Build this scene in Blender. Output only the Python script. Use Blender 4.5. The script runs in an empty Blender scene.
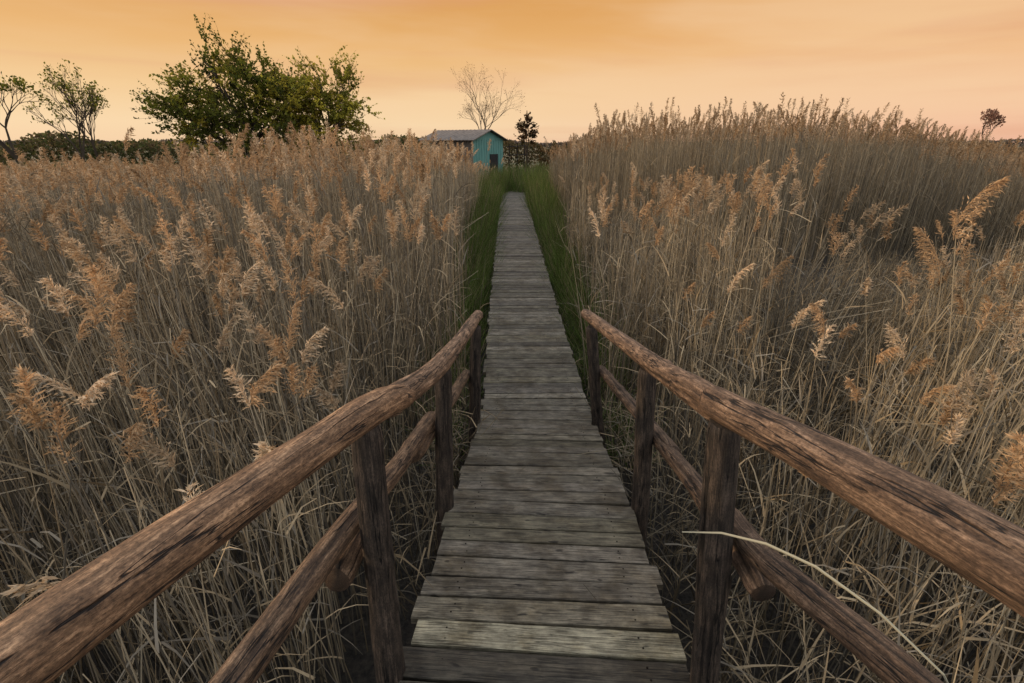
import bpy, math, random
import numpy as np
from mathutils import Vector, noise as mnoise
random.seed(7); rng=np.random.default_rng(7)
scene=bpy.context.scene
CAMZ=2.6
# ------------------------------------------------------------ helpers
def link(o): scene.collection.objects.link(o); return o
class MB:
    def __init__(s): s.v=[];s.f=[];s.c=[];s.m=[];s.uv=[]
    def add(s,vs,fs,col=(1,1,1),mat=0,uvs=None):
        b=len(s.v); s.v.extend([tuple(p) for p in vs])
        if isinstance(col,list): s.c.extend(col)
        else: s.c.extend([col]*len(vs))
        s.uv.extend(uvs if uvs is not None else [(0,0)]*len(vs))
        for f in fs: s.f.append(tuple(b+i for i in f)); s.m.append(mat)
    def mesh(s,name,mats,smooth=False):
        me=bpy.data.meshes.new(name); me.from_pydata(s.v,[],s.f)
        at=me.color_attributes.new('Col','FLOAT_COLOR','POINT')
        a=np.ones((len(s.v),4),dtype=np.float32); a[:,:3]=np.array(s.c,dtype=np.float32)
        at.data.foreach_set('color',a.ravel())
        uvl=me.uv_layers.new(name='UVMap')
        li=np.zeros(len(me.loops),dtype=np.int32); me.loops.foreach_get('vertex_index',li)
        uvl.data.foreach_set('uv',np.array(s.uv,dtype=np.float32)[li].ravel())
        for m in mats: me.materials.append(m)
        me.polygons.foreach_set('material_index',np.array(s.m,dtype=np.int32))
        if smooth: me.polygons.foreach_set('use_smooth',np.ones(len(s.f),dtype=bool))
        me.update(); return me
    def obj(s,name,mats,smooth=False): return link(bpy.data.objects.new(name,s.mesh(name,mats,smooth)))
def empty(name,loc=(0,0,0)):
    e=bpy.data.objects.new(name,None); e.location=loc; e.empty_display_size=.2; return link(e)
def tube(b,pts,radii,n=3,col=(1,1,1),mat=0,cap=False):
    vs=[];fs=[]
    P=[Vector(p) for p in pts]
    for i,p in enumerate(P):
        t=(P[min(i+1,len(P)-1)]-P[max(i-1,0)]); 
        if t.length<1e-9: t=Vector((0,0,1))
        t.normalize(); up=Vector((0,1,0)) if abs(t.y)<.9 else Vector((1,0,0))
        a=t.cross(up).normalized(); c=t.cross(a)
        for k in range(n):
            an=2*math.pi*k/n; vs.append(p+(a*math.cos(an)+c*math.sin(an))*radii[i])
    for i in range(len(P)-1):
        for k in range(n):
            fs.append((i*n+k,i*n+(k+1)%n,(i+1)*n+(k+1)%n,(i+1)*n+k))
    if cap: fs.append(tuple(range(n))[::-1]); fs.append(tuple((len(P)-1)*n+k for k in range(n)))
    b.add(vs,fs,col,mat)
def box(b,c,s,col=(1,1,1),mat=0,rot=0):
    cx,cy,cz=c; vs=[]
    for z in(-1,1):
        for x,y in((-1,-1),(1,-1),(1,1),(-1,1)):
            X=x*s[0]/2;Y=y*s[1]/2
            vs.append((cx+X*math.cos(rot)-Y*math.sin(rot),cy+X*math.sin(rot)+Y*math.cos(rot),cz+z*s[2]/2))
    b.add(vs,[(3,2,1,0),(4,5,6,7),(0,1,5,4),(1,2,6,5),(2,3,7,6),(3,0,4,7)],col,mat)
def rv(): 
    v=Vector((random.gauss(0,1),random.gauss(0,1),random.gauss(0,1))); return v.normalized()
# ------------------------------------------------------------ materials
def newmat(name):
    m=bpy.data.materials.new(name); m.use_nodes=True; nt=m.node_tree; nt.nodes.clear()
    return m,nt,nt.nodes,nt.links
def N(nt,t,**kw):
    n=nt.nodes.new(t)
    for k,v in kw.items(): setattr(n,k,v)
    return n
def ramp(nt,stops,interp='LINEAR'):
    r=nt.nodes.new('ShaderNodeValToRGB'); cr=r.color_ramp; cr.interpolation=interp
    while len(cr.elements)<len(stops): cr.elements.new(.5)
    for e,(p,c) in zip(cr.elements,stops):
        e.position=p; e.color=(*c,1) if len(c)==3 else c
    return r
def foliage_mat(name,transl=.3,var=.15):
    m,nt,ns,L=newmat(name)
    out=N(nt,'ShaderNodeOutputMaterial'); at=N(nt,'ShaderNodeAttribute',attribute_name='Col')
    oi=N(nt,'ShaderNodeObjectInfo'); mr=N(nt,'ShaderNodeMapRange'); mr.inputs[3].default_value=1-var; mr.inputs[4].default_value=1+var
    L.new(oi.outputs['Random'],mr.inputs[0])
    mu=N(nt,'ShaderNodeVectorMath',operation='SCALE'); L.new(at.outputs['Color'],mu.inputs[0]); L.new(mr.outputs[0],mu.inputs['Scale'])
    p=N(nt,'ShaderNodeBsdfDiffuse'); L.new(mu.outputs[0],p.inputs[0])
    if transl>0:
        t=N(nt,'ShaderNodeBsdfTranslucent'); L.new(mu.outputs[0],t.inputs[0]); mx=N(nt,'ShaderNodeMixShader'); mx.inputs[0].default_value=transl
        L.new(p.outputs[0],mx.inputs[1]); L.new(t.outputs[0],mx.inputs[2]); L.new(mx.outputs[0],out.inputs[0])
    else: L.new(p.outputs[0],out.inputs[0])
    return m
M_stalk=foliage_mat('reed_stalk',0); M_dry=foliage_mat('dry_leaf',0); M_plume=foliage_mat('reed_plume',.35)
M_leaf=foliage_mat('green_leaf',.4); M_bark=foliage_mat('bark',0)

def wood_log(name,dark,mid,light,cs=1.0):
    m,nt,ns,L=newmat(name)
    out=N(nt,'ShaderNodeOutputMaterial'); p=N(nt,'ShaderNodeBsdfPrincipled'); p.inputs['Roughness'].default_value=.68; p.inputs['Specular IOR Level'].default_value=.35
    uv=N(nt,'ShaderNodeUVMap'); at=N(nt,'ShaderNodeAttribute',attribute_name='Col')
    def noi(sc,scale,det=6,rough=.6):
        mp=N(nt,'ShaderNodeMapping'); mp.inputs['Scale'].default_value=sc; L.new(uv.outputs[0],mp.inputs[0])
        n=N(nt,'ShaderNodeTexNoise'); n.inputs['Scale'].default_value=scale; n.inputs['Detail'].default_value=det; n.inputs['Roughness'].default_value=rough
        L.new(mp.outputs[0],n.inputs[0]); return n
    fine=noi((120,7,1),1.0,9,.75); patch=noi((22,8,1),1.3,7,.7); crk=noi((26,1.5,1),1.0,4,.55); sp=noi((170,70,1),1.5,4,.7)
    a=N(nt,'ShaderNodeMath',operation='MULTIPLY_ADD'); a.inputs[1].default_value=.6; L.new(fine.outputs[0],a.inputs[0])
    b=N(nt,'ShaderNodeMath',operation='MULTIPLY'); b.inputs[1].default_value=.4; L.new(patch.outputs[0],b.inputs[0]); L.new(b.outputs[0],a.inputs[2])
    r=ramp(nt,[(.38,dark),(.5,mid),(.61,light)]); L.new(a.outputs[0],r.inputs[0])
    s=N(nt,'ShaderNodeMath',operation='SUBTRACT'); s.inputs[1].default_value=.5; L.new(crk.outputs[0],s.inputs[0])
    ab=N(nt,'ShaderNodeMath',operation='ABSOLUTE'); L.new(s.outputs[0],ab.inputs[0])
    cr=N(nt,'ShaderNodeMapRange'); cr.inputs[1].default_value=.003; cr.inputs[2].default_value=.014; L.new(ab.outputs[0],cr.inputs[0])
    gate=noi((7,2.5,1),1.0,2); g=N(nt,'ShaderNodeMapRange'); g.inputs[1].default_value=.54; g.inputs[2].default_value=.62; L.new(gate.outputs[0],g.inputs[0])
    mxg=N(nt,'ShaderNodeMath',operation='MAXIMUM'); L.new(cr.outputs[0],mxg.inputs[0]); L.new(g.outputs[0],mxg.inputs[1])
    dm=N(nt,'ShaderNodeMapRange'); dm.inputs[3].default_value=.08; L.new(mxg.outputs[0],dm.inputs[0])
    spr=N(nt,'ShaderNodeMapRange'); spr.inputs[1].default_value=.35; spr.inputs[2].default_value=.6; spr.inputs[3].default_value=.45; spr.inputs[4].default_value=1.2; L.new(sp.outputs[0],spr.inputs[0])
    q=N(nt,'ShaderNodeVectorMath',operation='SCALE'); L.new(r.outputs[0],q.inputs[0]); L.new(dm.outputs[0],q.inputs['Scale'])
    q2=N(nt,'ShaderNodeVectorMath',operation='SCALE'); L.new(q.outputs[0],q2.inputs[0]); L.new(spr.outputs[0],q2.inputs['Scale'])
    q3=N(nt,'ShaderNodeVectorMath',operation='MULTIPLY'); L.new(q2.outputs[0],q3.inputs[0]); L.new(at.outputs['Color'],q3.inputs[1])
    L.new(q3.outputs[0],p.inputs['Base Color'])
    h=N(nt,'ShaderNodeMath',operation='MULTIPLY_ADD'); h.inputs[1].default_value=1.2; L.new(mxg.outputs[0],h.inputs[0]); L.new(fine.outputs[0],h.inputs[2])
    bp=N(nt,'ShaderNodeBump'); bp.inputs['Strength'].default_value=1; bp.inputs['Distance'].default_value=.007; L.new(h.outputs[0],bp.inputs['Height']); L.new(bp.outputs[0],p.inputs['Normal'])
    L.new(p.outputs[0],out.inputs[0]); return m
M_rail=wood_log('weathered_log',(.045,.030,.020),(.165,.112,.071),(.43,.31,.205))
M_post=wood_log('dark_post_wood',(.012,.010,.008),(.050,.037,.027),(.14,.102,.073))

def plank_mat():
    m,nt,ns,L=newmat('weathered_planks')
    out=N(nt,'ShaderNodeOutputMaterial'); p=N(nt,'ShaderNodeBsdfPrincipled'); p.inputs['Roughness'].default_value=.68; p.inputs['Specular IOR Level'].default_value=.35
    uv=N(nt,'ShaderNodeUVMap'); at=N(nt,'ShaderNodeAttribute',attribute_name='Col'); tc=N(nt,'ShaderNodeTexCoord')
    def noi(sc,det=6,rough=.6,src=None):
        mp=N(nt,'ShaderNodeMapping'); mp.inputs['Scale'].default_value=sc; L.new(src or uv.outputs[0],mp.inputs[0])
        n=N(nt,'ShaderNodeTexNoise'); n.inputs['Scale'].default_value=1; n.inputs['Detail'].default_value=det; n.inputs['Roughness'].default_value=rough
        L.new(mp.outputs[0],n.inputs[0]); return n
    g=noi((5,170,1),8,.7); pt=noi((9,18,1),6,.7); kn=noi((11,26,1),2,.4); ck=noi((2.2,60,1),3,.5)
    dirt=noi((4,4,4),6,.7,tc.outputs['Object'])
    a=N(nt,'ShaderNodeMath',operation='MULTIPLY_ADD'); a.inputs[1].default_value=.5; L.new(g.outputs[0],a.inputs[0])
    b=N(nt,'ShaderNodeMath',operation='MULTIPLY'); b.inputs[1].default_value=.5; L.new(pt.outputs[0],b.inputs[0]); L.new(b.outputs[0],a.inputs[2])
    r=ramp(nt,[(.38,(.26,.235,.20)),(.5,(.8,.77,.72)),(.62,(1.65,1.58,1.45))]); L.new(a.outputs[0],r.inputs[0])
    k=N(nt,'ShaderNodeMapRange'); k.inputs[1].default_value=.66; k.inputs[2].default_value=.72; k.inputs[3].default_value=1; k.inputs[4].default_value=.25; L.new(kn.outputs[0],k.inputs[0])
    s=N(nt,'ShaderNodeMath',operation='SUBTRACT'); s.inputs[1].default_value=.5; L.new(ck.outputs[0],s.inputs[0])
    ab=N(nt,'ShaderNodeMath',operation='ABSOLUTE'); L.new(s.outputs[0],ab.inputs[0])
    cr=N(nt,'ShaderNodeMapRange'); cr.inputs[1].default_value=.0; cr.inputs[2].default_value=.02; cr.inputs[3].default_value=.3; L.new(ab.outputs[0],cr.inputs[0])
    kk=N(nt,'ShaderNodeMath',operation='MULTIPLY'); L.new(k.outputs[0],kk.inputs[0]); L.new(cr.outputs[0],kk.inputs[1])
    q=N(nt,'ShaderNodeVectorMath',operation='MULTIPLY'); L.new(r.outputs[0],q.inputs[0]); L.new(at.outputs['Color'],q.inputs[1])
    q2=N(nt,'ShaderNodeVectorMath',operation='SCALE'); L.new(q.outputs[0],q2.inputs[0]); L.new(kk.outputs[0],q2.inputs['Scale'])
    dr=ramp(nt,[(.38,(.62,.56,.46)),(.55,(1.05,1.03,1.0))]); L.new(dirt.outputs[0],dr.inputs[0])
    q3=N(nt,'ShaderNodeVectorMath',operation='MULTIPLY'); L.new(q2.outputs[0],q3.inputs[0]); L.new(dr.outputs[0],q3.inputs[1])
    L.new(q3.outputs[0],p.inputs['Base Color'])
    h=N(nt,'ShaderNodeMath',operation='ADD'); L.new(g.outputs[0],h.inputs[0]); L.new(kk.outputs[0],h.inputs[1])
    bp=N(nt,'ShaderNodeBump'); bp.inputs['Strength'].default_value=.8; bp.inputs['Distance'].default_value=.003; L.new(h.outputs[0],bp.inputs['Height']); L.new(bp.outputs[0],p.inputs['Normal'])
    L.new(p.outputs[0],out.inputs[0]); return m
M_plank=plank_mat()
def noisy(name,c1,c2,scale,rough=.9,bump=.3,stretch=(1,1,1)):
    m,nt,ns,L=newmat(name); out=N(nt,'ShaderNodeOutputMaterial'); p=N(nt,'ShaderNodeBsdfPrincipled'); p.inputs['Roughness'].default_value=rough
    tc=N(nt,'ShaderNodeTexCoord'); mp=N(nt,'ShaderNodeMapping'); mp.inputs['Scale'].default_value=stretch; L.new(tc.outputs['Object'],mp.inputs[0])
    n=N(nt,'ShaderNodeTexNoise'); n.inputs['Scale'].default_value=scale; n.inputs['Detail'].default_value=8; n.inputs['Roughness'].default_value=.65; L.new(mp.outputs[0],n.inputs[0])
    r=ramp(nt,[(.36,c1),(.64,c2)]); L.new(n.outputs[0],r.inputs[0]); L.new(r.outputs[0],p.inputs['Base Color'])
    bp=N(nt,'ShaderNodeBump'); bp.inputs['Strength'].default_value=bump; bp.inputs['Distance'].default_value=.05; L.new(n.outputs[0],bp.inputs['Height']); L.new(bp.outputs[0],p.inputs['Normal'])
    L.new(p.outputs[0],out.inputs[0]); return m
# ------------------------------------------------------------ path profile
PD=[-1,.3,1.07,2.16,3.0,3.8,4.4,60]; PZ=[1.0,.98,.92,.75,.54,.35,.33,.33]
CD=[-1,1.07,2.16,3.9,7.2,23.0,25,27,30]; CX=[.0,.104,.167,.222,.17,.06,.25,.9,2.2]
def dz(d): return float(np.interp(d,PD,PZ))
def cx(d): return float(np.interp(d,CD,CX))
# ------------------------------------------------------------ ground
def ground():
    m,nt,ns,L=newmat('marsh_ground'); out=N(nt,'ShaderNodeOutputMaterial'); p=N(nt,'ShaderNodeBsdfPrincipled'); p.inputs['Roughness'].default_value=.95
    tc=N(nt,'ShaderNodeTexCoord')
    n=N(nt,'ShaderNodeTexNoise'); n.inputs['Scale'].default_value=22; n.inputs['Detail'].default_value=8; n.inputs['Roughness'].default_value=.7; L.new(tc.outputs['Object'],n.inputs[0])
    n2=N(nt,'ShaderNodeTexNoise'); n2.inputs['Scale'].default_value=.06; n2.inputs['Detail'].default_value=5; L.new(tc.outputs['Object'],n2.inputs[0])
    r=ramp(nt,[(.38,(.012,.010,.007)),(.66,(.065,.052,.036))]); L.new(n.outputs[0],r.inputs[0])
    r2=ramp(nt,[(.4,(.05,.055,.022)),(.6,(.14,.11,.055))]); L.new(n2.outputs[0],r2.inputs[0])
    sx=N(nt,'ShaderNodeSeparateXYZ'); L.new(tc.outputs['Object'],sx.inputs[0])
    mr=N(nt,'ShaderNodeMapRange'); mr.inputs[1].default_value=22; mr.inputs[2].default_value=32; L.new(sx.outputs[1],mr.inputs[0])
    mx=N(nt,'ShaderNodeMix',data_type='RGBA'); L.new(mr.outputs[0],mx.inputs[0]); L.new(r.outputs[0],mx.inputs[6]); L.new(r2.outputs[0],mx.inputs[7])
    L.new(mx.outputs[2],p.inputs['Base Color'])
    bp=N(nt,'ShaderNodeBump'); bp.inputs['Distance'].default_value=.05; L.new(n.outputs[0],bp.inputs['Height']); L.new(bp.outputs[0],p.inputs['Normal'])
    L.new(p.outputs[0],out.inputs[0])
    xs=np.concatenate([[-3000,-800,-200,-60],np.linspace(-30,30,60),[60,200,800,3000]])
    ys=np.concatenate([[-3000,-300,-30],np.linspace(-6,40,50),[60,120,400,1200,3500]])
    vs=[];fs=[]
    for y in ys:
        for x in xs:
            z=.07*mnoise.noise(Vector((x*.6,y*.6,0))) if abs(x)<35 and -10<y<45 else 0
            vs.append((x,y,z))
    w=len(xs)
    for j in range(len(ys)-1):
        for i in range(w-1): fs.append((j*w+i,j*w+i+1,(j+1)*w+i+1,(j+1)*w+i))
    b=MB(); b.add(vs,fs); b.obj('marsh_ground',[m],True)
ground()
# ------------------------------------------------------------ boardwalk
def boardwalk():
    root=empty('wooden_boardwalk')
    b=MB(); d=-.55; i=0
    rr=random.Random(3); nb=MB()
    while d<29:
        w=rr.choice([.095,.105,.115,.12]) if d<6 else rr.choice([.115,.13,.14])
        gap=rr.uniform(.006,.014) if d<6 else rr.uniform(.010,.02)
        c=d+w/2; z=dz(c); s=(dz(c+.05)-dz(c-.05))/.1
        X=cx(c); hd=(cx(c+.2)-cx(c-.2))/.4
        W=1.0+.1*min(max((c-4)/15,0),1)
        hl=W/2+rr.uniform(-.018,.018); hr=W/2+rr.uniform(-.018,.018)
        t=rr.uniform(-.004,.004); tl=rr.uniform(-.004,.004); sk=rr.uniform(-.005,.005)
        g=rr.uniform(.085,.165); wm=rr.uniform(.72,.86); col=(g*1.08,g*1.0,g*wm)
        if rr.random()<.12: col=(g*1.45,g*1.35,g*1.10)
        if rr.random()<.16: col=(g*.66,g*.60,g*.47)
        if abs(c-1.30)<.056: col=(.28,.27,.205)
        nx=12; vs=[];uvs=[];fs=[]; th=.035; off=rr.uniform(0,50); off2=rr.uniform(0,50)
        prof=[(-w/2,-th),(-w/2,-.004),(-w/2+.004,0),(w/2-.004,0),(w/2,-.004),(w/2,-th)]
        for k in range(nx+1):
            u=-hl+(hl+hr)*k/nx
            for q,(py,pz) in enumerate(prof):
                ed=0
                if q in(1,2): ed=.0035*mnoise.noise(Vector((u*9+off,1,0)))
                if q in(3,4): ed=.0035*mnoise.noise(Vector((u*9+off,7,0)))
                yy=c+py+ed+sk*u*2-hd*u
                vs.append((X+u+hd*py,yy,z+pz+s*py+t+tl*u*2)); uvs.append((u+off,py+pz*.8+off2))
        P=len(prof)
        for k in range(nx):
            for q in range(P-1): fs.append((k*P+q,(k+1)*P+q,(k+1)*P+q+1,k*P+q+1)[::-1])
        fs.append(tuple(range(P))); fs.append(tuple(nx*P+q for q in range(P))[::-1])
        b.add(vs,fs,col,0,uvs)
        if d<7:
            for sx_ in(-.36,.36):
                for oy in(-.022,.022):
                    px=X+sx_+rr.uniform(-.008,.008); py_=c+oy+rr.uniform(-.006,.006)-hd*sx_; pz_=z+s*(oy)+t+tl*sx_*2
                    tube(nb,[(px,py_,pz_-.003),(px,py_,pz_+.0012)],[.004,.0036],8,(.02,.016,.013),0,True)
        d+=w+gap; i+=1
    o=b.obj('planks',[M_plank]); o.parent=root
    o=nb.obj('nails',[M_bark]); o.parent=root
    b2=MB()
    for side in(-1,1):
        for off in(.36,):
            ds=[-.6,.3,1.07,1.6,2.16,2.6,3.0,3.4,3.8,4.4,6,8,12,16,20,23,25,27,29]
            for a,c in zip(ds[:-1],ds[1:]):
                p0=Vector((cx(a)+side*off,a,dz(a)-.10));p1=Vector((cx(c)+side*off,c,dz(c)-.10))
                vs=[]
                for p in(p0,p1):
                    for ox,oz in((-.035,-.07),(.035,-.07),(.035,.062),(-.035,.062)): vs.append((p.x+ox,p.y,p.z+oz))
                b2.add(vs,[(0,1,2,3),(4,7,6,5),(0,4,5,1),(1,5,6,2),(2,6,7,3),(3,7,4,0)],(.5,.45,.4),0,[(v[1],v[2]) for v in vs])
        for a in(5.5,8,10.5,13,15.5,18,20.5):
            box(b2,(cx(a)+side*.45,a,.1),(.08,.08,.36),(.5,.45,.4))
    o=b2.obj('beams',[M_post]); o.parent=root
boardwalk()
# ------------------------------------------------------------ log railing
def log(name,pts,r0,r1,seed,mat,parent,tint=(1,1,1),nr=36,rough=1.0,step=.02):
    P=[Vector(p) for p in pts]
    Q=[]; E=[P[0]*2-P[1]]+P+[P[-1]*2-P[-2]]
    for i in range(1,len(E)-2):
        n=max(2,int((E[i+1]-E[i]).length/step))
        for k in range(n):
            t=k/n; a,b_,c,d=E[i-1],E[i],E[i+1],E[i+2]
            Q.append(.5*((2*b_)+(c-a)*t+(2*a-5*b_+4*c-d)*t*t+(3*b_-a-3*c+d)*t**3))
    Q.append(P[-1]); n=len(Q)
    rs=random.Random(seed); so=rs.uniform(0,100)
    knots=[(rs.uniform(0,n),rs.uniform(1.2,5.2),rs.uniform(.08,.2)) for _ in range(max(2,n//16))]
    cracks=[(rs.uniform(1.2,5.0),rs.uniform(0,n*.7),rs.uniform(.25,.8)*n,rs.uniform(-1,1)) for _ in range(6)]
    vs=[];uvs=[];L=0;cols=[]
    for i,p in enumerate(Q):
        t=(Q[min(i+1,n-1)]-Q[max(i-1,0)]).normalized()
        ref=Vector((0,0,1)) if abs(t.z)<.85 else Vector((0,-1,0))
        a=t.cross(ref).normalized(); c=-(a.cross(t)).normalized()
        if i: L+=(Q[i]-Q[i-1]).length
        r=r0+(r1-r0)*i/(n-1)
        r*=1+.07*rough*mnoise.noise(Vector((L*2.2,so,0)))
        e=min(i,n-1-i)
        if e==0: r*=.86
        elif e==1: r*=.97
        for k in range(nr+1):
            an=2*math.pi*k/nr
            rr=r*(1+.09*rough*mnoise.noise(Vector((math.cos(an)*1.3+so,math.sin(an)*1.3,L*2.5)))+.035*rough*mnoise.noise(Vector((math.cos(an)*5+so,math.sin(an)*5,L*7))))
            dk=1
            for(ki,ka,kd) in knots:
                da=math.atan2(math.sin(an-ka),math.cos(an-ka)); dd=((i-ki)*step/.032)**2+(da/.42)**2
                if dd<5: rr+=r*kd*math.exp(-dd); dk=min(dk,1-.6*math.exp(-dd*5))
            for(ca,ci,cl,cs) in cracks:
                if ci<i<ci+cl:
                    cc=ca+.25*cs*(i-ci)/cl+.08*mnoise.noise(Vector((L*6,ca,so)))
                    da=abs(math.atan2(math.sin(an-cc),math.cos(an-cc))); en=min(1,(i-ci)/6,(ci+cl-i)/6)
                    if da<.12: rr-=r*.12*en*(1-da/.12); dk=min(dk,1-.8*en*(1-da/.12))
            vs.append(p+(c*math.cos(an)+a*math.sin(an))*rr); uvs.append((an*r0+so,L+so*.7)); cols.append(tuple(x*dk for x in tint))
    fs=[];w=nr+1
    for i in range(n-1):
        for k in range(nr): fs.append((i*w+k,(i+1)*w+k,(i+1)*w+k+1,i*w+k+1))
    for i,rev in((0,True),(n-1,False)):
        ci=len(vs); vs.append(Q[i]); uvs.append((so,so)); cols.append(tuple(x*.55 for x in tint))
        for k in range(nr):
            f=(ci,i*w+k,i*w+k+1); fs.append(f if rev else f[::-1])
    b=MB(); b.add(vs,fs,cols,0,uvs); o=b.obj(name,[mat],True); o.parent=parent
    return o
Z=lambda h: CAMZ-h
def railing(side):
    root=empty('log_railing')
    if side<0:
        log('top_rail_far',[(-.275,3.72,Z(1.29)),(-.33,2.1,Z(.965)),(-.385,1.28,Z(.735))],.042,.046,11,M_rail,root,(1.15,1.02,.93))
        log('top_rail_near',[(-.365,1.46,Z(.795)),(-.40,1.1,Z(.665)),(-.62,.42,Z(.60)),(-.85,-.35,Z(.56))],.043,.055,12,M_rail,root,(1.35,1.13,.93))  # warm sunlit look of the left top rail is put into its tint
        posts=[((-.415,1.10),(-.395,1.12),.70),((-.365,2.1),(-.33,2.1),1.0),((-.315,3.5),(-.28,3.5),1.31)]
        low=[[(-.375,3.62,Z(1.77)),(-.43,2.1,Z(1.37)),(-.45,1.82,Z(1.30))],[(-.425,2.22,Z(1.34)),(-.46,1.6,Z(1.20)),(-.50,1.1,Z(1.06)),(-.60,.62,Z(1.05)),(-.75,.0,Z(1.04))],
             [(-.50,1.34,Z(1.21)),(-.50,1.02,Z(1.16))]]
    else:
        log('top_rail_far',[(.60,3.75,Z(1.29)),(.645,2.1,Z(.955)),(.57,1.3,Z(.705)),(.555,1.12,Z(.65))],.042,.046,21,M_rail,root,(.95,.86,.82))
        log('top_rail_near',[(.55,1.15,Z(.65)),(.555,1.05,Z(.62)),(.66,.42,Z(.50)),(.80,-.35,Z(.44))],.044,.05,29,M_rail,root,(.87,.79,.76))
        posts=[((.645,1.07),(.545,1.07),.66),((.70,2.1),(.65,2.1),1.0),((.72,3.5),(.615,3.5),1.31)]
        low=[[(.735,3.62,Z(1.73)),(.76,2.1,Z(1.40)),(.76,1.9,Z(1.36))],[(.76,2.2,Z(1.44)),(.74,1.6,Z(1.28)),(.70,1.1,Z(1.16)),(.70,.98,Z(1.16))],
             [(.68,1.2,Z(1.08)),(.69,1.0,Z(1.05)),(.82,.6,Z(1.0)),(1.0,.0,Z(.96))]]
    for i,(bb,tt,h) in enumerate(posts):
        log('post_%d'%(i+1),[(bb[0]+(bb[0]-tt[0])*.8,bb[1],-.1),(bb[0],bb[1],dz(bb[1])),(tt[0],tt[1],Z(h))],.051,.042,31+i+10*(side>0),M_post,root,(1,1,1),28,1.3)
    for i,l in enumerate(low):
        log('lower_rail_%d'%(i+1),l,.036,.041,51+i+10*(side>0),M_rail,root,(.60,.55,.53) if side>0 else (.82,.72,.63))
railing(-1); railing(1)
# ------------------------------------------------------------ reeds
def strip(b,p0,dirv,L,w,droop,col,mat,seg=4,twist=0):
    d=dirv.normalized(); side=d.cross(Vector((0,0,1)))
    if side.length<.1: side=Vector((1,0,0))
    side.normalize()
    if twist: 
        n=side.cross(d); side=side*math.cos(twist)+n*math.sin(twist)
    vs=[];fs=[];p=Vector(p0)
    for i in range(seg+1):
        t=i/seg; ww=w*(1-t)**.7*.5+.0006
        vs+= [p-side*ww,p+side*ww]
        d=(d+Vector((0,0,-droop/seg))).normalized(); p=p+d*(L/seg)
    for i in range(seg): fs.append((2*i,2*i+1,2*i+3,2*i+2))
    b.add(vs,fs,col,mat)
def plume(b,p0,d0,L,col,dens=1.0):
    d=d0.normalized(); az=random.uniform(0,6.28); dr=Vector((math.cos(az),math.sin(az),-.5))*random.uniform(.1,1.1)
    n=int(13*dens); p=Vector(p0); pts=[p.copy()]
    wf=random.uniform(.17,.29)
    for i in range(n):
        t=i/n; d=(d+dr*(.9/n)).normalized(); p=p+d*(L/n); pts.append(p.copy())
        prof=math.sin(min(1,t*1.6+.3)*math.pi*.5)*(1-t**2.6)
        bl=L*wf*prof+.012
        for k in range(5):
            v=(rv()*.7+d*.9+dr*.5); v.normalize()
            q=p.copy(); sgn=4
            cc=random.uniform(.65,1.35); c2=(col[0]*cc,col[1]*cc,col[2]*cc)
            ll=bl*random.uniform(.5,1.15)
            vs=[];fs=[]
            for s in range(sgn):
                v=(v+Vector((0,0,-.12))+rv()*.15).normalized(); q=q+v*(ll/sgn)
                a=rv(); bdir=(v+rv()*.6).normalized(); sw=a.cross(bdir).normalized()*random.uniform(.0018,.0042)/dens**.5; ln=random.uniform(.012,.024)/dens**.5
                o=len(vs); vs+=[q-bdir*ln*.5,q+sw,q+bdir*ln,q-sw]; fs.append((o,o+1,o+2,o+3))
            b.add(vs,fs,c2,2)
    tube(b,pts[::3],[.0016]*len(pts[::3]),3,col,2)
def reed(b,x,y,h,leanv,bendv,r,plm,leaves,colm=1.0,dens=1.0,pl=None,seg=5,pc=1.0):
    g=random.uniform(.55,1.3)*colm; tn=random.random()
    c0=(.185,.16,.12) if tn<.36 else ((.305,.24,.15) if tn<.78 else (.47,.39,.26))
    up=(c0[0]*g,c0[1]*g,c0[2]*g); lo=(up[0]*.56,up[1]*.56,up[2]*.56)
    pts=[];rad=[]
    wob=Vector((random.gauss(0,.012),random.gauss(0,.012),0))
    for i in range(seg+1):
        t=i/seg; pts.append(Vector((x,y,0))+Vector((0,0,h*t))+leanv*(t*h)+bendv*(t*t*h)+wob*math.sin(t*7)); rad.append(r*(1-.6*t))
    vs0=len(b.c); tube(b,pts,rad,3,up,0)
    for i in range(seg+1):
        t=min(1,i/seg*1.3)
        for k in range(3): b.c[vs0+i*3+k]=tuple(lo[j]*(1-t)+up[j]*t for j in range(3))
    def at(t):
        f=t*seg; i=min(int(f),seg-1); return pts[i].lerp(pts[i+1],f-i)
    for _ in range(leaves):
        t=random.uniform(.15,.93)**.8; az=random.uniform(0,6.28)
        el=random.uniform(.6,3.4); d=Vector((math.cos(az),math.sin(az),el))
        gg=random.uniform(.6,1.35)*colm; c=(.31*gg,.238*gg,.145*gg) if random.random()<.7 else (.21*gg,.18*gg,.135*gg)
        strip(b,at(t),d,random.uniform(.15,.38),random.uniform(.005,.012),random.uniform(.1,1.5) if random.random()<.8 else 2.4,c,1,3,random.uniform(-1.2,1.2))
    if plm:
        gg=random.uniform(.75,1.25)*pc; c=(.45*gg,.30*gg,.165*gg) if random.random()<.6 else (.54*gg,.41*gg,.265*gg)
        plume(b,pts[-1]-Vector((0,0,.03)),(pts[-1]-pts[-2]),pl or random.uniform(.15,.27),c,dens=dens)
REED_MATS=[M_stalk,M_dry,M_plume]
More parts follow.
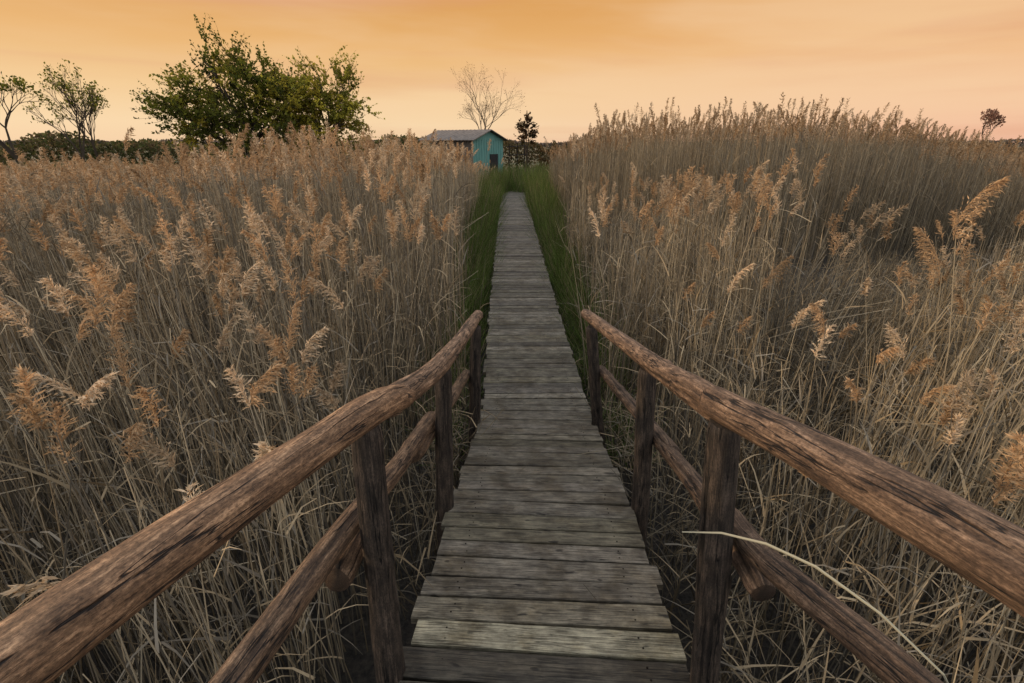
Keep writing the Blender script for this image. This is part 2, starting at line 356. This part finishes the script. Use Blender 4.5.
def tile(name,size,dens,pfrac,lean,leaves,hmin,hmax,fallen,colm=1.0,pc=1.0,pd=1.0):
    b=MB(); n=int(size*size*dens); h2=size/2
    ph=random.uniform(0,50)
    for i in range(n):
        x=random.uniform(-h2,h2); y=random.uniform(-h2,h2)
        h=random.uniform(hmin,hmax)+.12*mnoise.noise(Vector((x*3+ph,y*3,0)))
        pl=random.random()<pfrac
        if pl: h=hmax*random.uniform(.86,1.05)
        la=6.28*mnoise.noise(Vector((x*1.5,y*1.5+ph,3)))+random.gauss(0,1.0); lm=abs(random.gauss(0,lean))
        ba=random.uniform(0,6.28); bm=abs(random.gauss(0,.05))
        if random.random()<.06: lm+=random.uniform(.1,.35)
        reed(b,x,y,h,Vector((math.cos(la),math.sin(la),0))*lm,Vector((math.cos(ba),math.sin(ba),0))*bm,random.uniform(.0022,.0052),
             pl,random.randint(*leaves),colm,pc=pc,dens=pd)
    for i in range(int(fallen*size*size*6)):
        a=random.uniform(0,6.28); z0=random.uniform(.1,1.4)*hmax/2.1; el=random.uniform(-.7,.9); L=random.uniform(.5,1.3)
        p=Vector((random.uniform(-h2,h2),random.uniform(-h2,h2),z0)); d=Vector((math.cos(a),math.sin(a),el)).normalized()
        g=random.uniform(.6,1.3)*colm
        tube(b,[p-d*L/2,p+Vector((0,0,.02)),p+d*L/2-Vector((0,0,.05))],[.003,.003,.0018],3,(.35*g,.29*g,.195*g),0)
    return bpy.data.objects.new(name,b.mesh(name,REED_MATS))
def coll(name,objs):
    c=bpy.data.collections.new(name)
    for o in objs: c.objects.link(o)
    return c
SZ=[.4,.8,1.6]; DN=[215,165,105]; NV=[9,6,4]; PDN=[1.0,.8,.55]
CA=[coll('plumed_%d'%j,[tile('reedA_%d_%d'%(j,i),SZ[j],DN[j],.15,.045,(1,2),1.5,2.12,1,pd=PDN[j]) for i in range(NV[j])]) for j in range(3)]
CB=[coll('messy_%d'%j,[tile('reedB_%d_%d'%(j,i),SZ[j],DN[j],.06,.11,(1,3),1.2,2.1,4,pd=PDN[j]) for i in range(NV[j])]) for j in range(3)]
CC=[coll('short_%d'%j,[tile('reedC_%d_%d'%(j,i),SZ[j],DN[j]*.9,.0,.13,(1,3),.8,1.9,5,.62) for i in range(max(3,NV[j]-2))]) for j in range(3)]
CT=[coll('tall_%d'%j,[tile('reedT_%d_%d'%(j,i),SZ[j],DN[j]*.9,.12,.03,(1,2),1.5,1.88,1,.80,.78,pd=.75) for i in range(max(3,NV[j]-2))]) for j in range(3)]
def grass_clump(name,n,rad,h0,h1,cols):
    b=MB()
    for i in range(n):
        x=random.uniform(-rad,rad); y=random.uniform(-rad,rad); az=random.uniform(0,6.28)
        g=random.uniform(.45,1.4); c=random.choice(cols); h=random.uniform(h0,h1)
        strip(b,(x,y,0),Vector((math.cos(az)*.3,math.sin(az)*.3,1)),h,random.uniform(.007,.014),random.uniform(.1,1.0),(c[0]*g,c[1]*g,c[2]*g),0,4,random.uniform(0,3))
    return bpy.data.objects.new(name,b.mesh(name,[M_leaf]))
C_grass=coll('grass_tufts',[grass_clump('tuft_%d'%i,45,.16,.3,1.0,[(.11,.155,.04),(.135,.18,.045),(.08,.12,.032),(.24,.20,.11)]) for i in range(5)])
C_field=coll('grass_tufts_field',[grass_clump('field_tuft_%d'%i,120,.4,.35,1.0,[(.09,.11,.035),(.11,.13,.04),(.20,.16,.08)]) for i in range(3)])
def scatter(name,coln,pts):
    if not pts: return
    me=bpy.data.meshes.new(name); me.from_pydata([p[0] for p in pts],[],[])
    n=len(pts)
    a=me.attributes.new('rot','FLOAT_VECTOR','POINT'); a.data.foreach_set('vector',np.array([p[1] for p in pts],dtype=np.float32).ravel())
    a=me.attributes.new('scl','FLOAT_VECTOR','POINT'); a.data.foreach_set('vector',np.array([p[2] for p in pts],dtype=np.float32).ravel())
    a=me.attributes.new('idx','INT','POINT'); a.data.foreach_set('value',np.array([random.randint(0,1000) for p in pts],dtype=np.int32))
    o=link(bpy.data.objects.new(name,me))
    ng=bpy.data.node_groups.new(name+'_gn','GeometryNodeTree')
    ng.interface.new_socket('Geometry',in_out='INPUT',socket_type='NodeSocketGeometry'); ng.interface.new_socket('Geometry',in_out='OUTPUT',socket_type='NodeSocketGeometry')
    gi=ng.nodes.new('NodeGroupInput'); go=ng.nodes.new('NodeGroupOutput')
    ip=ng.nodes.new('GeometryNodeInstanceOnPoints'); ci=ng.nodes.new('GeometryNodeCollectionInfo')
    ci.inputs['Collection'].default_value=coln; ci.inputs['Separate Children'].default_value=True; ci.inputs['Reset Children'].default_value=True
    def na(nm,t):
        x=ng.nodes.new('GeometryNodeInputNamedAttribute'); x.data_type=t; x.inputs['Name'].default_value=nm; return x
    r=na('rot','FLOAT_VECTOR'); s=na('scl','FLOAT_VECTOR'); ix=na('idx','INT'); e=ng.nodes.new('FunctionNodeEulerToRotation')
    ng.links.new(gi.outputs[0],ip.inputs['Points']); ng.links.new(ci.outputs[0],ip.inputs['Instance']); ip.inputs['Pick Instance'].default_value=True
    ng.links.new(ix.outputs[0],ip.inputs['Instance Index']); ng.links.new(r.outputs[0],e.inputs[0]); ng.links.new(e.outputs[0],ip.inputs['Rotation']); ng.links.new(s.outputs[0],ip.inputs['Scale'])
    ng.links.new(ip.outputs[0],go.inputs[0])
    md=o.modifiers.new('scatter','NODES'); md.node_group=ng
    print(name,n,'instances'); return o
NS=lambda x,y,f,o=0: mnoise.noise(Vector((x*f,y*f,o)))
def clear(d): return float(np.interp(d,[0,3.9,4.5,8,14,30],[.78,.66,.78,1.14,1.40,1.65]))
OUT={}
def put(kind,j,x,y,top,tilt,nom=2.1):
    s=max(.2,top/nom); q=random.randint(0,3)*math.pi/2
    OUT.setdefault((kind,j),[]).append(((x,y,-.02),(random.gauss(0,tilt),random.gauss(0,tilt),q),(1,1,s)))
def place(x,y,j):
    r=math.hypot(x,y); dx=x-cx(y)
    if dx<0:
        top=float(np.interp(r,[1.2,2.5,4.5,8,13,18,30],[1.62,1.80,2.05,2.17,2.08,1.85,1.45]))+.30*NS(x,y,.45)
        if 5<y<15 and dx>-6: top+=.28*min(1,(6+dx)/2.5)
        if y>16 and dx>-4: top=min(top,1.95)
        if r<3.0 and dx>-1.5: top=min(top,1.7)
        if y<4 and dx>-.98: put('C',j,x,y,dz(y)+.35,.02,1.9); return
        k=random.random()
        if r<3: put('A' if k<.4 else ('B' if k<.85 else 'C'),j,x,y,top,.03)
        else: put('A' if k<.72 else 'B',j,x,y,top,.03)
    else:
        u=x/max(y,.1)
        if y<9.8+.8*NS(x,0,.3):
            top=float(np.interp(r,[1.2,3,6,10],[1.5,1.7,1.8,1.7]))+.38*NS(x,y,.5,3)
            if y<4 and dx<.98: put('C',j,x,y,dz(y)+.3,.02,1.9); return
            if x>3.4+1.0*NS(0,y,.5) and y>4.8+.12*x:
                top=.75+.35*NS(x,y,.6)
                if random.random()<.14: put('B',j,x,y,1.4,.09)
                elif random.random()<.8: put('C',j,x,y,top,.1,1.9)
                return
            k=random.random()
            if y>4 and x<3.2: top+=.22
            put('A' if k<.33 else ('B' if k<.8 else 'C'),j,x,y,top,.06)
        else:
            top=float(np.interp(u,[.05,.12,.22,.4,.62,.82,.90,1.0],[2.2,2.6,3.0,3.08,3.08,2.8,2.4,2.1]))+.12*NS(x,y,.5)
            put('T',j,x,y,top-(0 if y<17 else .15),.015,1.93)
def quad(x,y,s):
    r=math.hypot(x,y); h=s/2
    if y+h<.0 or y-h>26 or abs(x)-h>1.35*max(y,0)+3: return
    fits=s<=.41 or (s<=.81 and r>3.6) or (s<=1.61 and r>9)
    cl=clear(y); a=abs(x-cx(y))
    edge=(a<cl+h*1.42) or (y<5 and a<1.4)
    if a+h<cl: return
    if s>.41 and (not fits or edge): 
        for ox in(-.25,.25):
            for oy in(-.25,.25): quad(x+ox*s,y+oy*s,s/2)
        return
    if s<=.41 and a<cl: return
    if y>23 and 0<x<4.5: return
    if y<.9 and abs(x)<1.2 and not(y>.2 and a<1.0): return
    place(x,y,{.4:0,.8:1,1.6:2}[round(s,1)])
for i in range(-23,24):
    for k in range(0,19): quad(i*1.6+.03,k*1.6,1.6)
nm={'A':'reed_bed','B':'reed_bed','C':'broken_reeds','T':'tall_reed_bed'}
CO={'A':CA,'B':CB,'C':CC,'T':CT}
for(k,j),v in OUT.items(): scatter(nm[k],CO[k][j],v)
G=[]
def grid(x0,x1,y0,y1,s):
    out=[];x=x0
    while x<x1:
        y=y0
        while y<y1: out.append((x+random.uniform(0,s*.5),y+random.uniform(0,s*.5))); y+=s
        x+=s
    return out
for x,y in grid(-2.6,2.8,3.5,29,.2):
    dx=abs(x-cx(y))
    if .60<dx<clear(y)+.32 and random.random()<(.95 if y>5.5 else .5+.25*(y-3.9)):
        s=float(np.interp(y,[4,7,14,20,29],[.6,.85,1.15,1.45,1.7]))*random.uniform(.6,1.25)
        if dx<.76: s*=.6
        G.append(((x,y,-.02),(0,0,random.uniform(0,6.28)),(1,1,s)))
for x,y in grid(.2,4.8,23.3,31,.35):
    if abs(x-cx(y))<.6 and y<25: continue
    G.append(((x,y,0),(0,0,random.uniform(0,6.28)),(1.4,1.4,random.uniform(1.3,2.0))))
scatter('green_grass',C_grass,G)
G=[]
for x,y in grid(-42,-1.0,26,35,.8): G.append(((x,y,0),(0,0,random.uniform(0,6.28)),(1.2,1.2,random.uniform(1.2,2.0))))
for x,y in grid(2,45,27.5,40,1.0): G.append(((x,y,0),(0,0,random.uniform(0,6.28)),(1.4,1.4,random.uniform(1.0,1.9))))
scatter('meadow_grass',C_field,G)
b=MB()
for(x,y,h,l) in((1.98,1.80,2.28,(-.02,.02,0)),(1.82,1.62,1.92,(.0,.0,0)),(2.1,2.0,2.05,(-.03,0,0)),(-3.05,2.6,2.30,(0,0,0)),(-2.2,2.2,2.0,(.02,0,0)),(-1.55,1.7,1.72,(.02,0,0)),(-1.25,2.2,1.65,(.02,0,0)),(-2.5,1.9,1.95,(0,.02,0)),(-1.9,2.6,1.95,(0,.02,0)),(1.7,2.3,1.7,(0,.02,0)),(1.5,3.1,1.75,(0,.02,0))):
    reed(b,x,y,h,Vector(l),Vector((random.gauss(0,.04),random.gauss(0,.04),0)),.004,True,3,1.1,2.2,.26)
b.obj('reed_stalks',REED_MATS)
b=MB()
P=[(.44,.97,Z(.93)),(.52,.93,Z(.895)),(.60,.875,Z(.875)),(.68,.81,Z(.877)),(.77,.72,Z(.91)),(.86,.64,Z(.98)),(.98,.58,Z(1.2)),(1.05,.55,Z(1.7)),(1.08,.55,Z(2.6))]
tube(b,P,[.0016,.0030,.0036,.0034,.0028,.0024,.002,.002,.002],5,(.42,.38,.26),0)
b.obj('bent_reed',[M_stalk])
# ------------------------------------------------------------ trees
def limb(b,p0,p1,r0,r1,col,seg=6,n=5,wob=.12,sag=0):
    p0=Vector(p0);p1=Vector(p1);L=(p1-p0).length; o1=rv()*L*wob; o2=rv()*L*wob*.6; pts=[];rad=[]
    for i in range(seg+1):
        t=i/seg; p=p0.lerp(p1,t)+o1*math.sin(t*math.pi)+o2*math.sin(t*2*math.pi)*.5; p.z+=sag*math.sin(t*math.pi)*L
        pts.append(p); rad.append(r0+(r1-r0)*t)
    tube(b,pts,rad,n,col,1); return pts
def leaf(b,p,s,col):
    a=rv(); c=a.cross(rv()).normalized(); w=s*.38
    b.add([p-a*s*.5,p+c*w,p+a*s*.6,p-c*w],[(0,1,2,3)],col,0)
BARK=(.075,.06,.045)
def leafy_tree(name,base,trunk_top,blobs,ncl,lpc,ls,cols,tr=.22,spread=.55):
    b=MB(); base=Vector(base); tt=Vector(trunk_top)
    tp=limb(b,base,tt,tr,tr*.55,BARK,8,8,.05)
    vol=[q[3]*q[4]*q[5] for q in blobs]; mains=[]
    for q in blobs:
        c=Vector(q[:3]); 
        for _ in range(2):
            e=c+Vector((random.uniform(-.4,.4)*q[3],random.uniform(-.4,.4)*q[4],random.uniform(-.3,.4)*q[5]))
            mains.append(limb(b,tp[random.randint(4,8)],e,tr*.4,tr*.12,BARK,7,5,.09))
    nodes=[p for m in mains for p in m[2:]]
    for _ in range(ncl):
        q=random.choices(blobs,vol)[0]; d=rv(); rr=random.random()**.4*random.choice([1,1,1.12])
        c=Vector(q[:3])+Vector((d.x*q[3],d.y*q[4],d.z*q[5]))*rr
        nd=min(random.sample(nodes,min(14,len(nodes))),key=lambda n:(n-c).length)
        tw=limb(b,nd,c,tr*.07,.006,BARK,5,3,.12,.05)
        outw=(c-nd).normalized()+Vector((0,0,.45))
        cc=random.choice(cols); g0=random.uniform(.55,1.4)
        for k in range(6):
            e=c+(outw+rv()*.9).normalized()*spread*random.uniform(.5,2.2)
            t2=limb(b,tw[-2],e,.010,.003,BARK,3,3,.12)
            for j in range(lpc//6):
                t=random.random(); i=min(int(t*3),2); p=t2[i].lerp(t2[i+1],t*3-i)+rv()*spread*.24*random.random()
                g=g0*random.uniform(.7,1.3); leaf(b,p,ls*random.uniform(.5,1.3),(cc[0]*g,cc[1]*g,cc[2]*g))
    return b.obj(name,[M_leaf,M_bark])
def bare_tree(name,base,h,depth=6,r=.12,leaves=0,cols=None,spread=.55,ls=.1,up=.25,lean=(0,0,0)):
    b=MB()
    def rec(p,d,L,r,k):
        e=p+d*L; pts=limb(b,p,e,r,r*.68,BARK,4,4 if k>2 else 3,.06)
        if k==0 or L<.12:
            for _ in range(leaves):
                g=random.uniform(.6,1.4); c=random.choice(cols); leaf(b,e+rv()*random.random()*.25,ls*random.uniform(.6,1.2),(c[0]*g,c[1]*g,c[2]*g))
            return
        for _ in range(random.choice([2,3,3])):
            nd=(d+rv()*spread+Vector((0,0,up*.5))).normalized(); rec(pts[random.choice([-1,-1,-2])],nd,L*random.uniform(.62,.88),r*.6,k-1)
    rec(Vector(base),(Vector((0,0,1))+Vector(lean)).normalized(),h*.27,r,depth)
    return b.obj(name,[M_leaf,M_bark])
random.seed(41)
gr=[(.18,.185,.03),(.15,.16,.028),(.27,.235,.035),(.09,.105,.022)]
yg=[(.36,.29,.04),(.28,.25,.035),(.20,.20,.035)]
S=.8
leafy_tree('leafy_tree',(-14.8,30,0),(-14.8,30,3.0),[(-16.0+S,30,4.8,3.2,2.4,1.8),(-16.8+S,30,6.6,1.6,1.4,1.3),(-19.2+S,30,4.1,1.9,2,1.4),(-13.4+S,30,4.5,1.9,2,1.8),(-16+S,29.5,3.2,4.4,2,1.1),(-14.6+S,30,6.1,1.0,.9,.8)],340,84,.14,gr,.26,.55)
leafy_tree('leafy_tree',(-10.4,29,0),(-10.3,29,2.8),[(-10.4,29,4.6,1.6,1.5,1.3),(-9.2,29,5.1,1.3,1.2,1.3),(-8.9,29,3.7,1.5,1.3,1.0),(-10.5,29,6.0,.6,.5,.9),(-11.6,29,4.4,1.2,1.2,1.4),(-10.2,29,3.0,2.2,1.3,1.0)],190,84,.12,yg,.2,.45)
bare_tree('sparse_tree',(-31.6,33,0),7.8,6,.17,5,gr,.60,.17)
bare_tree('sparse_tree',(-28.6,34,0),6.8,6,.14,2,gr,.55,.14,lean=(.25,0,0))
bare_tree('sparse_tree',(-26.4,33,0),6.8,6,.12,2,gr,.42,.14)
bare_tree('bare_tree',(-2.4,42,0),7.2,7,.11,1,[(.20,.12,.07)],.6,.07,up=.15)
bare_tree('bare_tree',(86,95,0),8.5,6,.2,2,[(.3,.16,.11)],.6,.4)
leafy_tree('small_tree',(1.0,34,0),(1.0,34,2.2),[(1.0,34,3.2,.6,.5,.7),(.85,34,3.7,.45,.35,.5)],40,54,.11,[(.10,.06,.035),(.12,.07,.03),(.07,.065,.025)],.09,.22)
leafy_tree('thorn_bush',(2.6,33,0),(2.6,33,1.2),[(2.6,33,1.9,1.2,.8,.6)],30,40,.12,[(.13,.10,.05),(.16,.10,.045)],.08,.25)
def hedge(name,x0,x1,y,zt,dep,n,ls,cols,seed=0):
    b=MB()
    for i in range(n):
        x=random.uniform(x0,x1); top=zt*(.62+.55*(.5+NS(x,0,.25*30/y,seed))+.12*NS(x,0,1.2*30/y,seed+5))
        z=top*random.random()**.55; yy=y+random.uniform(-dep,dep); g=random.uniform(.5,1.4); c=random.choice(cols)
        leaf(b,Vector((x,yy,z)),ls*random.uniform(.6,1.4),(c[0]*g,c[1]*g,c[2]*g))
    return b.obj(name,[M_leaf,M_bark])
hedge('shrub_row',-48,-5,38,3.0,1.5,24000,.2,[(.12,.13,.045),(.16,.14,.055),(.085,.095,.04),(.19,.14,.075)],1)
hedge('shrub_row',-6,6,44,3.1,1,6000,.18,[(.09,.08,.035),(.14,.10,.05)],4)
hedge('distant_treeline',-420,420,300,4.6,6,20000,1.3,[(.13,.11,.085),(.15,.12,.10)],9)
hedge('distant_scrub',8,75,60,2.55,3,14000,.3,[(.17,.13,.08),(.22,.16,.10)],12)
# ------------------------------------------------------------ shed
def shed():
    Mt=noisy('teal_painted_boards',(.085,.225,.20),(.14,.33,.285),3,.7,.2,(6,6,.6)); Mr=noisy('corrugated_roof_grey',(.08,.062,.048),(.17,.135,.105),4,.7,.3)
    Mw=noisy('grey_boards',(.10,.08,.065),(.19,.155,.12),5,.9,.2,(8,8,.7)); Md=noisy('dark_opening',(.01,.01,.01),(.02,.02,.02),5)
    root=empty('garden_shed',(-2.9,31.5,0)); root.rotation_euler=(0,0,math.radians(-32))
    L,Wd,H,R=3.6,3.1,2.8,.48
    b=MB()
    vs=[(-L/2,-Wd/2,0),(L/2,-Wd/2,0),(L/2,Wd/2,0),(-L/2,Wd/2,0),(-L/2,-Wd/2,H),(L/2,-Wd/2,H),(L/2,Wd/2,H),(-L/2,Wd/2,H),(-L/2,0,H+R),(L/2,0,H+R)]
    b.add(vs,[(0,1,5,4)],(1,1,1),1); b.add(vs,[(1,2,6,9,5)],(1,1,1),0); b.add(vs,[(2,3,7,6)],(1,1,1),1); b.add(vs,[(3,0,4,8,7)],(1,1,1),0)
    for i in range(14): box(b,(-L/2+.12+i*.25,-Wd/2-.012,H/2),(.04,.02,H),(1,1,1),1)
    for i in range(12): box(b,(L/2+.012,-Wd/2+.1+i*.25,H/2),(.02,.035,H-.02),(1,1,1),0)
    box(b,(-L/2+.35,-Wd/2-.03,H/2),(.6,.03,H-.05),(1,1,1),0)
    o=b.obj('walls',[Mt,Mw]); o.parent=root
    b=MB()
    for sy in(-1,1):
        nn=30; vs=[];fs=[]
        for i in range(nn+1):
            x=-L/2-.25+(L+.5)*i/nn; dzz=.02*(i%2)
            for t,zz in((0,0),(1,0)):
                y=sy*t*(Wd/2+.3); z=H+R+.05-t*(R/(Wd/2))*(Wd/2+.3)+dzz
                vs+=[(x,y,z),(x,y,z-.04)]
        for i in range(nn):
            q=i*4; fs+=[(q,q+4,q+6,q+2),(q+1,q+3,q+7,q+5),(q+2,q+6,q+7,q+3)]
        fs+=[(0,2,3,1),(nn*4,nn*4+1,nn*4+3,nn*4+2)]
        b.add(vs,fs,(1,1,1),0)
    o=b.obj('roof',[Mr]); o.parent=root
    b=MB(); box(b,(L/2+.03,.5,1.0),(.05,.8,2.0),(1,1,1),0); box(b,(.3,-Wd/2-.03,1.95),(.8,.04,.5),(1,1,1),0)
    o=b.obj('door_and_window',[Md]); o.parent=root
shed()
b=MB()
for x,y in((-.2,32),(.3,32.2),(.75,32.4)): tube(b,[(x,y,0),(x+.03,y,2.55)],[.035,.03],6,(1.4,1.2,1.0),0,True)
for z in(1.9,2.4): tube(b,[(-.35,32.02-.06,z),(.9,32.38-.06,z+.05)],[.025,.025],5,(1.4,1.2,1.0),0,True)
b.obj('wooden_fence',[M_post])
# ------------------------------------------------------------ sky, sun, camera
w=bpy.data.worlds.new('World'); scene.world=w; w.use_nodes=True; nt=w.node_tree; nt.nodes.clear(); L=nt.links
out=N(nt,'ShaderNodeOutputWorld'); tc=N(nt,'ShaderNodeTexCoord'); sx=N(nt,'ShaderNodeSeparateXYZ'); L.new(tc.outputs['Generated'],sx.inputs[0])
def mixc(fac,a,b_):
    mx=N(nt,'ShaderNodeMix',data_type='RGBA'); L.new(fac,mx.inputs[0]); L.new(a,mx.inputs[6]); L.new(b_,mx.inputs[7]); return mx.outputs[2]
def mrange(src,a,b_,c=0,d=1):
    m=N(nt,'ShaderNodeMapRange'); m.interpolation_type='SMOOTHSTEP'; m.inputs[1].default_value=a; m.inputs[2].default_value=b_; m.inputs[3].default_value=c; m.inputs[4].default_value=d; L.new(src,m.inputs[0]); return m.outputs[0]
rl=ramp(nt,[(0,(.90,.63,.40)),(.03,(.94,.68,.41)),(.08,(.91,.60,.30)),(.15,(.83,.45,.15)),(.24,(.70,.32,.07))]); L.new(sx.outputs[2],rl.inputs[0])
r2=ramp(nt,[(0,(.84,.45,.32)),(.03,(.89,.50,.33)),(.08,(.89,.51,.28)),(.15,(.85,.45,.17)),(.24,(.76,.36,.09))]); L.new(sx.outputs[2],r2.inputs[0])
base=mixc(mrange(sx.outputs[0],-.2,.75),rl.outputs[0],r2.outputs[0])
def cloud(scale,rot,ns,lo,hi,amt,dist=.5,det=5):
    mp=N(nt,'ShaderNodeMapping'); mp.inputs['Scale'].default_value=scale; mp.inputs['Rotation'].default_value=rot; L.new(tc.outputs['Generated'],mp.inputs[0])
    n=N(nt,'ShaderNodeTexNoise'); n.inputs['Scale'].default_value=ns; n.inputs['Detail'].default_value=det; n.inputs['Roughness'].default_value=.5; n.inputs['Distortion'].default_value=dist; L.new(mp.outputs[0],n.inputs[0])
    return mrange(n.outputs[0],lo,hi,0,amt)
def rgb(c):
    n=N(nt,'ShaderNodeRGB'); n.outputs[0].default_value=(*c,1); return n.outputs[0]
base=mixc(cloud((.8,.8,6),(0,.12,.2),1.4,.42,.70,.5,.3),base,rgb((.95,.66,.40)))
base=mixc(cloud((.7,.7,8),(0,-.12,1.3),1.7,.46,.70,.6,.3),base,rgb((.74,.36,.20)))
dome=ramp(nt,[(0,(.80,.76,.77)),(.4,(.90,.91,.96)),(1,(1.06,1.14,1.30))]); L.new(sx.outputs[2],dome.inputs[0])  # unseen upper sky, set bright and neutral to light the ground
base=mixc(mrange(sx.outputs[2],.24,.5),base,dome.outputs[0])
base=mixc(mrange(sx.outputs[1],.35,-.25),base,dome.outputs[0])  # same neutral sky put behind the camera as added fill light
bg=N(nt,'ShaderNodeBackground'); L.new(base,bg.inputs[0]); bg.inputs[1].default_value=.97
sk=N(nt,'ShaderNodeTexSky',sky_type='NISHITA'); sk.sun_disc=False; sk.sun_elevation=math.radians(18); sk.sun_rotation=math.radians(-85)
bg2=N(nt,'ShaderNodeBackground'); L.new(sk.outputs[0],bg2.inputs[0]); bg2.inputs[1].default_value=.006
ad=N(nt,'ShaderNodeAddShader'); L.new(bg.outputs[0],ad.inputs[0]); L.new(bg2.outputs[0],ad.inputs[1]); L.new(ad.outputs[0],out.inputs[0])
sd=bpy.data.lights.new('sun','SUN'); sd.energy=2.5; sd.angle=math.radians(6); sd.color=(1,.72,.44)
so=link(bpy.data.objects.new('sun',sd)); el=math.radians(18); az=math.radians(-85)
tosun=Vector((math.sin(az)*math.cos(el),math.cos(az)*math.cos(el),math.sin(el))); so.rotation_euler=tosun.to_track_quat('Z','Y').to_euler()
cd=bpy.data.cameras.new('camera'); cd.lens=17; cd.sensor_width=36; cd.clip_start=.02; cd.clip_end=6000
co=link(bpy.data.objects.new('camera',cd)); co.location=(0,0,CAMZ); co.rotation_euler=(math.radians(90-22.3),0,0); scene.camera=co
scene.view_settings.view_transform='Standard'; scene.view_settings.look='None'; scene.view_settings.exposure=0
